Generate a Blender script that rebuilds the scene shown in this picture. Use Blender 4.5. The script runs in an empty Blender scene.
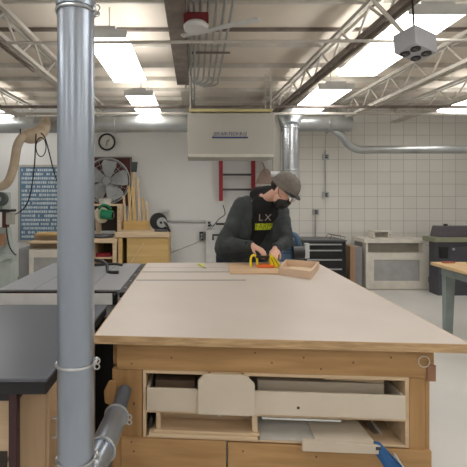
import bpy, bmesh, math, random
from mathutils import Vector, Matrix, noise
from mathutils.bvhtree import BVHTree
random.seed(7)
PI = math.pi
col = bpy.context.scene.collection
F, CX, CY, H = 420.0, 195.0, 197.0, 1.48
def X(px, Y): return (px - CX) * Y / F
def Z(py, Y): return H - (py - CY) * Y / F

# ------------------------------------------------------------ materials
def lin(c):
    return tuple(((v/255)/12.92 if v/255 <= .04045 else ((v/255+.055)/1.055)**2.4) for v in c) + (1,)
MATS = {}
def mat(name, c, rough=.6, metal=0, c2=None, scale=8, stretch=(1,1,1), bump=0, bscale=None, emit=None, estr=0, trans=0, detail=4, rvar=0):
    if name in MATS: return MATS[name]
    m = bpy.data.materials.new(name); m.use_nodes = True
    nt = m.node_tree; b = nt.nodes['Principled BSDF']
    b.inputs['Roughness'].default_value = rough; b.inputs['Metallic'].default_value = metal
    tc = nt.nodes.new('ShaderNodeTexCoord'); mp = nt.nodes.new('ShaderNodeMapping')
    nt.links.new(tc.outputs['Object'], mp.inputs['Vector']); mp.inputs['Scale'].default_value = stretch
    n = nt.nodes.new('ShaderNodeTexNoise'); n.inputs['Scale'].default_value = scale; n.inputs['Detail'].default_value = detail
    nt.links.new(mp.outputs['Vector'], n.inputs['Vector'])
    r = nt.nodes.new('ShaderNodeValToRGB'); r.color_ramp.elements[0].position = .3; r.color_ramp.elements[1].position = .7
    if c2 is None: c2 = tuple(v*.93 for v in c)
    r.color_ramp.elements[0].color = lin(c2); r.color_ramp.elements[1].color = lin(c)
    nt.links.new(n.outputs['Fac'], r.inputs['Fac']); nt.links.new(r.outputs['Color'], b.inputs['Base Color'])
    if bump:
        n2 = nt.nodes.new('ShaderNodeTexNoise'); n2.inputs['Scale'].default_value = bscale or scale*4
        nt.links.new(mp.outputs['Vector'], n2.inputs['Vector'])
        bp = nt.nodes.new('ShaderNodeBump'); bp.inputs['Strength'].default_value = bump; bp.inputs['Distance'].default_value = .01
        nt.links.new(n2.outputs['Fac'], bp.inputs['Height']); nt.links.new(bp.outputs['Normal'], b.inputs['Normal'])
    if rvar:
        mr = nt.nodes.new('ShaderNodeMapRange'); mr.inputs['To Min'].default_value = rough-rvar; mr.inputs['To Max'].default_value = rough+rvar
        nt.links.new(n.outputs['Fac'], mr.inputs['Value']); nt.links.new(mr.outputs['Result'], b.inputs['Roughness'])
    if emit:
        b.inputs['Emission Color'].default_value = lin(emit); b.inputs['Emission Strength'].default_value = estr
    if trans: b.inputs['Transmission Weight'].default_value = trans
    MATS[name] = m; return m
def wood(name, c, c2, axis='x', scale=5, rough=.6):
    s = {'x': (.5, 7, 7), 'y': (7, .5, 7), 'z': (7, 7, .5)}[axis]
    return mat(name, c, rough, 0, c2, scale, s, .12, 20, detail=6)

LAMP = 8.5
white_wall = mat('painted wall', (226,227,226), .75, c2=(221,222,221), scale=1.2, bump=.05, bscale=60)
ceil_m = mat('roof deck paint', (226,217,205), .8, c2=(216,206,193), scale=1.5)
steel_l = mat('painted joist steel', (206,202,194), .6, 0, c2=(188,184,176), scale=6)
steel_d = mat('brown joist steel', (134,124,116), .6, 0, c2=(104,94,88), scale=8)
galv = mat('galvanized steel', (170,180,194), .31, .75, c2=(150,161,176), scale=5, stretch=(1,1,.3), rvar=.06)
galv2 = mat('galvanized duct', (188,192,192), .38, .7, c2=(160,164,166), scale=4, rvar=.08)
alum = mat('bright aluminium', (200,202,204), .3, .9)
tracks = mat('track aluminium', (120,118,116), .45, .5)
beige_top = mat('bench laminate', (204,195,187), .45, c2=(198,188,179), scale=2.5, bump=.02, bscale=40)
pine = wood('pine x', (184,147,100), (156,119,74), 'x', 4)
pine_z = wood('pine z', (180,142,94), (150,113,70), 'z', 4)
pine_y = wood('pine y', (180,142,94), (150,113,70), 'y', 4)
ply = wood('plywood x', (212,188,156), (194,168,136), 'x', 3)
ply_z = wood('plywood z', (190,162,130), (172,142,110), 'z', 3)
ply_e = wood('plywood edge', (196,166,126), (160,130,92), 'x', 14)
mel = mat('melamine board', (206,196,180), .5, c2=(196,184,166), scale=3)
birch = wood('birch x', (222,200,170), (204,178,144), 'x', 4)
yply = wood('yellow plywood', (214,184,126), (198,164,104), 'x', 2.5)
black_top = mat('dark phenolic top', (94,98,108), .32, .2, c2=(84,88,98), scale=3, rvar=.08)
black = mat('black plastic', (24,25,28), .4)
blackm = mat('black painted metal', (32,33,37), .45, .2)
iron = mat('ground cast iron', (160,162,168), .34, .15, c2=(150,152,158), scale=5, rvar=.08)
white_p = mat('white paint', (214,216,216), .4)
grey_p = mat('grey panel', (150,150,152), .6)
greyg = mat('machine grey green', (176,186,182), .5, 0, c2=(162,173,169))
legg = mat('leg grey green', (140,152,150), .55, 0, c2=(126,138,136))
cleaner_m = mat('cleaner enamel', (164,161,152), .5, c2=(158,155,146), scale=3)
cream = mat('cream hose', (202,186,164), .6, c2=(184,166,142))
blue = mat('blue plastic', (30,92,150), .4)
blue_l = mat('dull blue', (70,100,128), .5)
red = mat('red paint', (150,28,44), .5)
maroon = mat('maroon board', (96,52,52), .7)
redbox = mat('red enamel', (120,34,38), .5)
green = mat('green plastic', (22,132,92), .4)
yellow = mat('yellow plastic', (250,228,20), .4)
orange = mat('orange plastic', (232,112,40), .45)
hiviz = mat('yellow print', (206,222,40), .6)
skin = mat('skin', (222,178,158), .5, c2=(210,162,142), scale=12)
jacket_m = mat('jacket cloth', (62,68,70), .85, c2=(48,54,56), scale=9, bump=.4, bscale=25)
hood_m = mat('hoodie cloth', (20,20,23), .9, bump=.3, bscale=30)
cap_m = mat('knit grey', (128,122,116), .95, c2=(112,106,100), scale=30, bump=.5, bscale=120)
jeans = mat('dark jeans', (40,46,62), .9)
shoe_m = mat('shoe leather', (40,34,30), .6)
hair_m = mat('dark hair', (32,24,20), .7)
navy = mat('navy print', (40,52,110), .5)
board_m = mat('blue chart', (104,134,160), .6, c2=(92,120,150), scale=3)
ink = mat('chart print', (212,226,234), .6)
khaki = mat('parcel brown', (182,160,148), .8)
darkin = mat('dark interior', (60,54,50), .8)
purp = mat('machine charcoal', (84,84,92), .5, .2)
slab = mat('olive slab', (150,152,128), .5)
lens = mat('clear lens', (235,240,245), .05, trans=.9)
diff_m = mat('lit diffuser', (255,255,255), .5, emit=(255,252,247), estr=LAMP)
floor_m = mat('sealed concrete', (226,224,221), .36, c2=(214,213,210), scale=1.3, bump=.02, bscale=30, rvar=.1)

def block_mat():
    m = bpy.data.materials.new('painted block'); m.use_nodes = True; nt = m.node_tree; b = nt.nodes['Principled BSDF']
    b.inputs['Roughness'].default_value = .6
    g = nt.nodes.new('ShaderNodeNewGeometry'); sp = nt.nodes.new('ShaderNodeSeparateXYZ'); cb = nt.nodes.new('ShaderNodeCombineXYZ')
    nt.links.new(g.outputs['Position'], sp.inputs[0]); nt.links.new(sp.outputs['X'], cb.inputs['X']); nt.links.new(sp.outputs['Z'], cb.inputs['Y'])
    br = nt.nodes.new('ShaderNodeTexBrick'); br.offset = 0; br.squash = 1
    br.inputs['Scale'].default_value = 1; br.inputs['Brick Width'].default_value = .2265; br.inputs['Row Height'].default_value = .213
    br.inputs['Mortar Size'].default_value = .006; br.inputs['Mortar Smooth'].default_value = .4
    br.inputs['Color1'].default_value = lin((232,230,224)); br.inputs['Color2'].default_value = lin((227,225,219)); br.inputs['Mortar'].default_value = lin((196,193,187))
    nt.links.new(cb.outputs[0], br.inputs['Vector']); nt.links.new(br.outputs['Color'], b.inputs['Base Color'])
    bp = nt.nodes.new('ShaderNodeBump'); bp.inputs['Strength'].default_value = .5; bp.inputs['Distance'].default_value = .006; bp.invert = True
    nt.links.new(br.outputs['Fac'], bp.inputs['Height']); nt.links.new(bp.outputs['Normal'], b.inputs['Normal'])
    return m
block_m = block_mat()

# ------------------------------------------------------------ mesh helpers
class MB:
    def __init__(s, fn=None): s.v = []; s.f = []; s.fn = fn
    def add(s, vs, fs):
        o = len(s.v); s.v += [Vector(v) for v in vs]; s.f += [tuple(i+o for i in f) for f in fs]; return s
    def box(s, x0, x1, y0, y1, z0, z1):
        vs = [(x,y,z) for x in (x0,x1) for y in (y0,y1) for z in (z0,z1)]
        return s.add(vs, [(0,1,3,2),(4,6,7,5),(0,4,5,1),(2,3,7,6),(0,2,6,4),(1,5,7,3)])
    def bar(s, p, q, w, h, up=(0,0,1)):            # box along p-q, w across, h along up
        p = Vector(p); q = Vector(q); d = (q-p).normalized(); u = Vector(up)
        a = d.cross(u)
        if a.length < 1e-4: a = d.cross(Vector((0,1,0)))
        a.normalize(); u = a.cross(d).normalized()
        vs = [c + a*sa*w/2 + u*su*h/2 for c in (p,q) for sa in (-1,1) for su in (-1,1)]
        return s.add(vs, [(0,1,3,2),(4,6,7,5),(0,4,5,1),(2,3,7,6),(0,2,6,4),(1,5,7,3)])
    def cyl(s, p, q, r, r2=None, n=20, cap=True):
        p = Vector(p); q = Vector(q); r2 = r if r2 is None else r2
        d = (q-p).normalized(); a = d.orthogonal().normalized(); b = d.cross(a)
        vs = []
        for c, rr in ((p,r),(q,r2)):
            for i in range(n):
                t = 2*PI*i/n; vs.append(c + (a*math.cos(t)+b*math.sin(t))*rr)
        fs = [(i,(i+1)%n,n+(i+1)%n,n+i) for i in range(n)]
        if cap: fs += [tuple(range(n))[::-1], tuple(range(n,2*n))]
        return s.add(vs, fs)
    def tube(s, pts, r, n=10, smooth=6, closed=False, rads=None):
        P = [Vector(p) for p in pts]
        if smooth > 1:
            Q = []; R = []; m = len(P)
            rng = m if closed else m-1
            for i in range(rng):
                p0 = P[(i-1)%m] if closed else P[max(i-1,0)]; p1 = P[i]; p2 = P[(i+1)%m]; p3 = P[(i+2)%m] if closed else P[min(i+2,m-1)]
                for k in range(smooth):
                    t = k/smooth
                    Q.append(.5*((2*p1)+(-p0+p2)*t+(2*p0-5*p1+4*p2-p3)*t*t+(-p0+3*p1-3*p2+p3)*t**3))
                    if rads: R.append(rads[i]*(1-t)+rads[(i+1)%m]*t)
            if not closed: Q.append(P[-1]); R.append(rads[-1] if rads else 0)
            P = Q; rads = R if rads else None
        m = len(P); vs = []; a = None
        for i in range(m):
            d = (P[(i+1)%m]-P[i-1]) if closed else (P[min(i+1,m-1)]-P[max(i-1,0)])
            d.normalize()
            a = d.orthogonal().normalized() if a is None else (a - d*a.dot(d)).normalized()
            b = d.cross(a); rr = rads[i] if rads else r
            for k in range(n):
                t = 2*PI*k/n; vs.append(P[i]+(a*math.cos(t)+b*math.sin(t))*rr)
        fs = []
        for i in range(m if closed else m-1):
            for k in range(n):
                j = (i+1)%m; fs.append((i*n+k, i*n+(k+1)%n, j*n+(k+1)%n, j*n+k))
        if not closed: fs += [tuple(range(n))[::-1], tuple(range((m-1)*n, m*n))]
        return s.add(vs, fs)
    def ring(s, c, axis, R, r, n=28, k=8):
        d = Vector(axis).normalized(); a = d.orthogonal().normalized(); b = d.cross(a)
        return s.tube([Vector(c)+(a*math.cos(2*PI*i/n)+b*math.sin(2*PI*i/n))*R for i in range(n)], r, k, 1, True)
    def prism(s, poly, d):                           # polygon (3d points) extruded by vector d
        n = len(poly); P = [Vector(p) for p in poly]; d = Vector(d)
        return s.add(P+[p+d for p in P], [tuple(range(n))[::-1], tuple(range(n,2*n))]+[(i,(i+1)%n,n+(i+1)%n,n+i) for i in range(n)])
    def lathe(s, prof, c=(0,0,0), n=24, M=None):      # prof (r, z)
        vs = []; M = M or Matrix.Identity(3)
        for r, z in prof:
            for i in range(n):
                t = 2*PI*i/n; vs.append(Vector(c)+M@Vector((r*math.cos(t), r*math.sin(t), z)))
        fs = []
        for j in range(len(prof)-1):
            for i in range(n): fs.append((j*n+i, j*n+(i+1)%n, (j+1)*n+(i+1)%n, (j+1)*n+i))
        fs += [tuple(range(n))[::-1], tuple(range((len(prof)-1)*n, len(prof)*n))]
        return s.add(vs, fs)
    def ball(s, c, r, M=None, n=20, m=12):
        r = Vector(r) if hasattr(r,'__len__') else Vector((r,r,r)); M = M or Matrix.Identity(3)
        vs = [Vector(c)+M@Vector((0,0,-r.z))]
        for j in range(1,m):
            p = -PI/2+PI*j/m
            for i in range(n):
                t = 2*PI*i/n; vs.append(Vector(c)+M@Vector((r.x*math.cos(p)*math.cos(t), r.y*math.cos(p)*math.sin(t), r.z*math.sin(p))))
        vs.append(Vector(c)+M@Vector((0,0,r.z)))
        fs = [(0,1+(i+1)%n,1+i) for i in range(n)]
        for j in range(m-2):
            for i in range(n): fs.append((1+j*n+i,1+j*n+(i+1)%n,1+(j+1)*n+(i+1)%n,1+(j+1)*n+i))
        L = len(vs)-1; b = 1+(m-2)*n
        fs += [(b+i,b+(i+1)%n,L) for i in range(n)]
        return s.add(vs, fs)
    def cap(s, p, q, r, r2=None): # capsule limb
        r2 = r if r2 is None else r2
        s.cyl(p,q,r,r2,16); s.ball(p,r,n=16,m=10); s.ball(q,r2,n=16,m=10); return s

BASE = {}
def link_mesh(name, me, m, parent):
    o = bpy.data.objects.new(name, me); col.objects.link(o)
    if m: me.materials.append(m)
    if parent: o.parent = parent
    return o
def part(name, mb, m, parent=None, bevel=0, smooth=None, label=None, base=None):
    if mb.fn: mb.v = [Vector(mb.fn(v)) for v in mb.v]
    if parent is not None: b = BASE.get(parent.name, Vector()); 
    else:
        if base is None:
            xs = [v.x for v in mb.v]; ys = [v.y for v in mb.v]; zs = [v.z for v in mb.v]
            base = Vector(((min(xs)+max(xs))/2, (min(ys)+max(ys))/2, min(zs)))
        b = Vector(base)
    me = bpy.data.meshes.new(name); me.from_pydata([v-b for v in mb.v], [], mb.f)
    bm = bmesh.new(); bm.from_mesh(me); bmesh.ops.recalc_face_normals(bm, faces=bm.faces); bm.to_mesh(me); bm.free()
    o = link_mesh(name, me, m, parent)
    if parent is None: o.location = b
    BASE[o.name] = b
    if smooth is None: smooth = bevel == 0
    if smooth:
        me.shade_smooth(); 
        me.set_sharp_from_angle(angle=math.radians(38))
    if bevel:
        md = o.modifiers.new('bevel', 'BEVEL'); md.width = bevel; md.segments = 2; md.limit_method = 'ANGLE'; md.angle_limit = math.radians(40)
    if label: o['label'] = label
    return o
def tag(o, label, cat, group=None, kind=None):
    o['label'] = label; o['category'] = cat
    if group: o['group'] = group
    if kind: o['kind'] = kind
    return o
def thing(name, base, label, cat, group=None):
    o = bpy.data.objects.new(name, None); col.objects.link(o); o.location = base; o.empty_display_size = .1
    BASE[o.name] = Vector(base); return tag(o, label, cat, group)
def struct(name, mb, m, bevel=0):
    o = part(name, mb, m, None, bevel); o['kind'] = 'structure'; return o
def bake(o):
    bpy.context.view_layer.update()
    dg = bpy.context.evaluated_depsgraph_get(); me = bpy.data.meshes.new_from_object(o.evaluated_get(dg))
    o.modifiers.clear(); o.data = me; me.shade_smooth(); return o
def blob(name, mb, m, parent, voxel=.01, it=6, label=None):
    o = part(name, mb, m, parent, label=label)
    md = o.modifiers.new('r', 'REMESH'); md.mode = 'VOXEL'; md.voxel_size = voxel; md.use_smooth_shade = True
    s = o.modifiers.new('s', 'SMOOTH'); s.factor = .5; s.iterations = it
    return bake(o)
def text_mesh(body, size, spacing=1, shear=0, extrude=.001):
    cu = bpy.data.curves.new('lettering', 'FONT'); cu.body = body; cu.size = size; cu.align_x = 'CENTER'; cu.extrude = extrude; cu.shear = shear; cu.space_character = spacing
    o = bpy.data.objects.new('tmp', cu); col.objects.link(o); bpy.context.view_layer.update()
    dg = bpy.context.evaluated_depsgraph_get(); me = bpy.data.meshes.new_from_object(o.evaluated_get(dg))
    bpy.data.objects.remove(o); mb = MB(); mb.add([v.co.copy() for v in me.vertices], [tuple(p.vertices) for p in me.polygons]); return mb

# ------------------------------------------------------------ setting
WY = 7.3; CEIL = 3.05; XL, XR, YF = -4.6, 5.6, -3.0
struct('floor', MB().box(XL, XR, YF, WY, -.05, 0), floor_m)
cb = MB().box(XL, XR, YF, WY, CEIL, CEIL+.06)
struct('ceiling', cb, ceil_m)
o = struct('wall_back', MB().box(XL, .95, WY, WY+.15, 0, CEIL).box(.95, XR, WY, WY+.15, 0, CEIL), white_wall)
o.data.materials.append(block_m)
for p in o.data.polygons:
    if p.index >= 6: p.material_index = 1
struct('wall_left', MB().box(XL-.15, XL, YF, WY+.15, 0, CEIL), white_wall)
struct('wall_right', MB().box(XR, XR+.15, YF, WY+.15, 0, CEIL), white_wall)
struct('wall_front', MB().box(XL-.15, XR+.15, YF-.15, YF, 0, CEIL), white_wall)
# steel purlins carrying the deck
for i, (y, m, h) in enumerate([(2.1,steel_l,.05),(2.75,steel_l,.05),(3.3,steel_l,.05),(3.9,steel_d,.03),(4.25,steel_l,.05),(4.94,steel_l,.05),(5.5,steel_l,.05),(6.05,steel_l,.05),(6.6,steel_l,.05),(7.05,steel_l,.05)]):
    struct('trim_%d' % (i+1), MB().box(XL, XR, y-.014, y+.014, CEIL-h, CEIL), m)
struct('baseboard_back', MB().box(XL, XR, WY-.012, WY, 0, .1), grey_p)

# ------------------------------------------------------------ trusses and beam
def truss(label, x0, x1, y0, y1, zl, zu, m_low, m_web, m_up, step=.52):
    t = thing('roof_truss', ((x0+x1)/2, (y0+y1)/2, zl), label, 'truss', 'steel roof trusses')
    xa = lambda y: x0+(x1-x0)*(y-y0)/(y1-y0)
    for s in (-.035, .035):
        part('bottom_chord', MB().bar((xa(y0)+s,y0,zl),(xa(y1)+s,y1,zl),.03,.035), m_low, t)
        part('top_chord', MB().bar((xa(y0)+s,y0,zu),(xa(y1)+s,y1,zu),.03,.035), m_up, t)
    y = y0; up = False
    while y+step/2 < y1:
        a = zu if up else zl; b = zl if up else zu; ye = y+step/2
        part('web_bar', MB().cyl((xa(y),y,a),(xa(ye),ye,b),.011,n=8), m_web, t); y = ye; up = not up
    return t
ZU = 2.93
truss('brown steel roof truss running over the left edge of the big right light', 1.39, 1.15, 1.9, 6.9, 2.72, ZU, steel_d, steel_l, steel_l)
truss('pale steel roof truss crossing the upper right behind the hanging outlet box', 2.5, 2.26, 2.2, 6.9, 2.68, ZU, steel_l, steel_l, steel_l)
truss('pale steel roof truss high at the left of the upright duct', -1.5, -1.5, 2.4, 6.9, 2.70, ZU, steel_l, steel_l, steel_l, .6)
truss('pale steel roof truss farthest to the left, above the cream hose', -2.65, -2.65, 2.4, 6.9, 2.70, ZU, steel_l, steel_l, steel_l, .6)
truss('short view of pale roof truss farthest right above the back wall', 3.45, 3.25, 2.4, 6.9, 2.70, ZU, steel_l, steel_l, steel_l, .6)
b = thing('steel_beam', (-.14, 3, 2.80), 'dark brown steel beam running away overhead beside the conduits', 'beam')
part('web', MB().box(-.15,-.13,1.6,4.95,2.83,ZU+.03), steel_d, b)
part('bottom_flange', MB().box(-.21,-.07,1.6,4.95,2.80,2.83), steel_d, b)
part('top_flange', MB().box(-.21,-.07,1.6,4.95,ZU+.03,ZU+.05), steel_d, b)
b = thing('steel_beam', (-.1, 5.9, 2.80), 'pale painted steel beam end beyond the dark beam, left of the air cleaner', 'beam')
part('web', MB().box(-.12,-.10,4.97,7.25,2.76,ZU), steel_l, b)
part('bottom_flange', MB().box(-.17,-.05,4.97,7.25,2.73,2.76), steel_l, b)

# ------------------------------------------------------------ ceiling lights
def light(xc, y0, y1, w, label, z=2.72):
    t = thing('ceiling_light', (xc, (y0+y1)/2, z), label, 'light', 'fluorescent ceiling lights')
    part('housing', MB().box(xc-w/2+.09, xc+w/2-.09, y0, y1, z+.052, z+.10), white_p, t, .004)
    for ya, yb in ((y0-.02,y0),(y1,y1+.02)): part('end_cap', MB().box(xc-w/2, xc+w/2, ya, yb, z+.0, z+.07), white_p, t, .004)
    part('diffuser', MB().prism([(xc-w/2,y0,z+.03),(xc-w/2+.03,y0,z),(xc+w/2-.03,y0,z),(xc+w/2,y0,z+.03),(xc+w/2-.02,y0,z+.051),(xc-w/2+.02,y0,z+.051)], (0,y1-y0,0)), diff_m, t, smooth=False)
    for yy in (y0+.2, y1-.2):
        part('hanger', MB().cyl((xc,yy,z+.10),(xc,yy,CEIL-.0),.006,n=6), steel_l, t)
light(-.71, 3.28, 4.55, .36, 'lit fluorescent light just right of the upright duct')
light(-.69, 5.15, 6.42, .36, 'lit fluorescent light over the back wall clock')
light(1.66, 2.86, 4.3, .42, 'large lit fluorescent light at the upper right behind the outlet box')
light(1.63, 4.85, 6.1, .42, 'lit fluorescent light above the vertical silver duct')
light(3.75, 5.0, 6.2, .36, 'lit fluorescent light at the far right edge of the picture')
light(-3.0, 5.75, 6.9, .4, 'lit fluorescent light at the far left above the horizontal duct')
for xx in (-3.0, -.71, 1.66, 3.75):
    for y0 in (-2.2, .3):
        light(xx, y0, y0+1.25, .4, 'lit fluorescent light behind the photographer')

# ------------------------------------------------------------ ducts overhead
d = thing('ventilation_duct', (0, 6.3, 2.45), 'galvanized duct along the back wall with a shiny drop behind the grey cap', 'duct')
part('duct_run', MB().cyl((XL,6.35,2.56),(2.35,6.35,2.60),.125,n=28), galv2, d)
for xx in (-3.6,-2.4,-1.2,0,1.2,2.0): part('seam_ring', MB().ring((xx,6.35,2.575),(1,0,0),.127,.008), galv2, d)
part('reducer', MB().cyl((2.0,6.35,2.595),(2.3,6.35,2.55),.13,.07,n=24), galv2, d)
part('branch_elbow', MB().tube([(2.0,6.38,2.55),(2.2,6.38,2.44),(2.34,6.38,2.27),(2.5,6.38,2.2),(2.7,6.38,2.2)],.06,16), galv2, d)
part('branch_run', MB().cyl((2.6,6.38,2.2),(XR,6.38,2.2),.06,n=20), galv2, d)
xc = X(290.5,6.1)
part('drop_pipe', MB().cyl((xc,6.1,1.84),(xc,6.1,2.52),.118,n=28), mat('shiny duct',(206,210,216),.22,.85,scale=4), d)
part('tee_cone', MB().cyl((xc,6.1,2.5),(xc,6.2,2.66),.125,.20,n=28), galv2, d)
for zz in (1.87, 2.48): part('seam_ring', MB().ring((xc,6.1,zz),(0,0,1),.12,.008), galv2, d)
part('drop_elbow', MB().tube([(xc,6.1,1.87),(xc+.01,6.1,1.78),(xc+.03,6.12,1.70),(xc+.06,6.2,1.62)],.118,24), galv2, d)
fl = thing('duct_cover', (X(277,6.1), 6.14, 1.8), 'narrow pale metal cover strip left of the vertical shiny duct', 'panel')
part('cover', MB().box(X(273,6.14),X(281,6.14),6.14,6.2,1.86,2.7), cleaner_m, fl, .005)
part('end_collar', MB().cyl((X(271,6.14),6.16,1.82),(X(281.5,6.14),6.16,1.82),.04,n=16), white_p, fl)

# upright pipe by the bench
PX, PY, PR = -.3685, 1.30, .0555
d = thing('dust_duct', (PX, PY, 0), 'tall upright galvanized dust duct standing at the left front of the bench', 'duct')
part('pipe', MB().cyl((PX,PY,0),(PX,PY,CEIL-.001),PR,n=48), galv, d)
def band(z, parent, c=None, r=PR, ax=(0,0,1)):
    c = c or (PX,PY,z)
    k = part('clamp_band', MB().ring(c, ax, r+.003, .0042, 40), alum, parent)
    return k
for z in (2.05, .968, .675):
    k = band(z, d)
    part('clamp_bolt', MB().cyl((PX+PR+.006,PY-.02,z+.004),(PX+PR+.006,PY+.02,z+.004),.005,n=10).ring((PX+PR+.012,PY-.012,z+.010),(0,1,0),.009,.0025,14).ring((PX+PR+.012,PY-.012,z-.008),(0,1,0),.008,.0025,14), alum, k)
part('collar', MB().cyl((PX,PY,2.06),(PX,PY,2.12),PR+.004,n=48), galv, d)
p0 = Vector((PX+.02,PY+.03,.58)); p1 = Vector((-.325,1.46,.60)); p2 = Vector((-.310,1.66,.615)); p3 = Vector((-.30,1.795,.655))
b_ = part('branch_pipe', MB().cyl(p0,p1,.045,n=30).cyl(p1-Vector((0,.01,0)),p2,.046,.043,n=30), galv, d)
part('hose_end', MB().cyl(p2,p3,.032,.028,n=24), mat('dark flex',(98,104,112),.5,.3), d)
band(0, d, p1, .045, (p2-p1)); k = band(0, d, p2, .043, (p2-p1))
part('clamp_bolt', MB().ring(p2+Vector((.05,-.01,.0)),(0,1,0),.010,.003,14).ring(p2+Vector((.052,-.01,-.02)),(0,1,0),.009,.003,14), alum, k)

# ------------------------------------------------------------ conduits on the ceiling
for i in range(5):
    x = .04+i*.058
    pts = [(x,1.6,2.86),(x,3.2,2.86),(x,4.2,2.86),(x,4.5+i*.05,2.85),(x-.02,4.72+i*.05,2.80),(x-.10-.02*i,4.80+i*.05,2.795)]
    names = ['leftmost of the five bending conduits right of the dark beam','second from left of the five bending conduits by the dark beam','middle of the five bending conduits right of the dark beam','fourth from left of the five bending conduits by the dark beam','rightmost of the five bending conduits right of the dark beam']
    tag(part('conduit', MB().tube(pts,.012,8,4), galv2), 'thin grey metal pipe, '+names[i], 'conduit', 'ceiling conduits')
for i, x in enumerate((-.045,-.005)):
    tag(part('conduit', MB().tube([(x,1.6,2.83),(x,4,2.83),(x,7.2,2.83)],.012,8,2), galv2), ['straight grey conduit running beside the beams, nearer the beam','straight grey conduit running beside the beams, farther from the beam'][i], 'conduit', 'ceiling conduits')
for i,(y,z,w) in enumerate([(3.6,2.82,.007),(4.15,2.82,.007)]):
    pass
tag(part('conduit_strap', MB().box(-.03,.33,3.95,3.98,2.835,2.848), steel_d), 'brown strap bar across the ceiling conduits', 'strap')
def rod(a, b, r, m, label, cat='pipe'):
    return tag(part('ceiling_pipe', MB().cyl(a,b,r,n=10), m), label, cat)
rod((XL,3.28,2.665),(XR,3.12,2.665),.012,steel_l,'slim pale pipe crossing under the near ceiling lights')
rod((XL,5.5,2.66),(XR,5.5,2.66),.020,steel_d,'slim pipe crossing the ceiling above the air cleaner, nearer one')
rod((XL,5.95,2.66),(XR,5.95,2.66),.020,steel_l,'slim pipe crossing the ceiling in front of the long duct, farther one')
tag(part('ceiling_pipe', MB().cyl((-1.46,2.0,2.62),(-1.46,3.8,2.62),.014,n=12).cyl((-1.425,2.0,2.62),(-1.425,3.7,2.62),.010,n=12), steel_d), 'pair of short dark pipes at the upper left corner', 'pipe')
tag(part('ceiling_strip', MB().bar((-.10,3.26,2.73),(.45,2.95,2.73),.05,.014), white_p), 'white strip lying slantwise under the ceiling conduits', 'strip')
t = thing('alarm_bell', (X(195,3.15), 3.0, 2.7), 'red box with a white round alarm bell beside the dark beam', 'alarm')
xa_ = X(196,3.15)
part('back_box', MB().box(xa_-.09,xa_+.09,3.02,3.17,2.73,2.812), redbox, t, .005)
part('bell', MB().lathe([(.02,-.0),(.085,.0),(.09,.03),(.07,.05),(.02,.055)], (xa_,2.98,2.665)), white_p, t)
part('striker', MB().cyl((xa_,2.98,2.71),(xa_,3.03,2.75),.012,n=10), galv2, t)

# hanging outlet box
t = thing('hanging_outlet_box', (0,0,0), 'small grey box with four round black outlets hanging at the upper right', 'outlet box')
part('case', MB().box(-.085,.085,-.06,.06,-.05,.05), mat('outlet grey',(176,178,186),.5,.0), t, .006)
for sx in (-.042,.042):
    for sy in (-.028,.028):
        k = part('outlet', MB().cyl((sx,sy,-.050),(sx,sy,-.056),.024,n=20), black, t)
        part('slot', MB().box(sx-.009,sx-.006,sy-.006,sy+.006,-.0575,-.0555).box(sx+.006,sx+.009,sy-.006,sy+.006,-.0575,-.0555), grey_p, k)
part('side_plate', MB().box(.085,.088,-.04,.04,-.035,.035), grey_p, t, .001)
part('hanging_cord', MB().tube([(0,0,.05),(.003,0,.2),(0,.0,.46)],.005,8), black, t)
part('cord_grip', MB().cyl((0,0,.05),(0,0,.09),.014,.008,n=12), alum, t)
t.scale = (1.12,1.12,1.12); t.location = (X(415,2.35), 2.35, Z(44,2.35)); t.rotation_euler = (math.radians(-8), math.radians(6), math.radians(28))
rod((X(372,2.5),2.5,2.66),(X(404,2.5),2.5,2.45),.012,steel_l,'pale brace rod slanting down to the hanging outlet box','rod')

# ------------------------------------------------------------ air cleaner
t = thing('air_cleaner', (X(231,4.6), 4.6, 1.918), 'large beige box air cleaner hanging over the bench with blue lettering', 'air cleaner')
x0, x1 = X(187.5,4.6), X(274.5,4.6)
part('case', MB().box(x0,x1,4.6,5.1,1.918,2.395), cleaner_m, t, .008)
part('bottom_lip', MB().box(x0+.01,x1-.01,4.594,4.6,1.918,1.95), mat('lip',(190,188,176),.5), t)
mb = text_mesh('JDS AIR-TECH 8-12', .055, 1.12, .25); wx = max(v.x for v in mb.v)-min(v.x for v in mb.v); sc = .37/wx
mb.v = [Vector((X(230,4.6)+v.x*sc, 4.594-v.z, Z(135.5,4.6)+v.y)) for v in mb.v]
part('lettering', mb, navy, t)
part('underline', MB().box(X(212,4.6),X(248,4.6),4.595,4.599,Z(138.3,4.6),Z(136.8,4.6)), navy, t)
part('mounting_rail', MB().box(x0+.02,x1-.02,4.62,4.70,2.42,2.45), mat('pale yellow wood',(190,178,126),.6), t)
for xx in (x0+.03,x1-.03):
    for yy in (4.66,5.02):
        part('hanger', MB().cyl((xx,yy,2.39),(xx,yy,ZU+.02),.006,n=8), steel_l, t)
part('hook', MB().ring((x0+.14,4.66,2.41),(0,1,0),.02,.004), alum, t)

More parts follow.
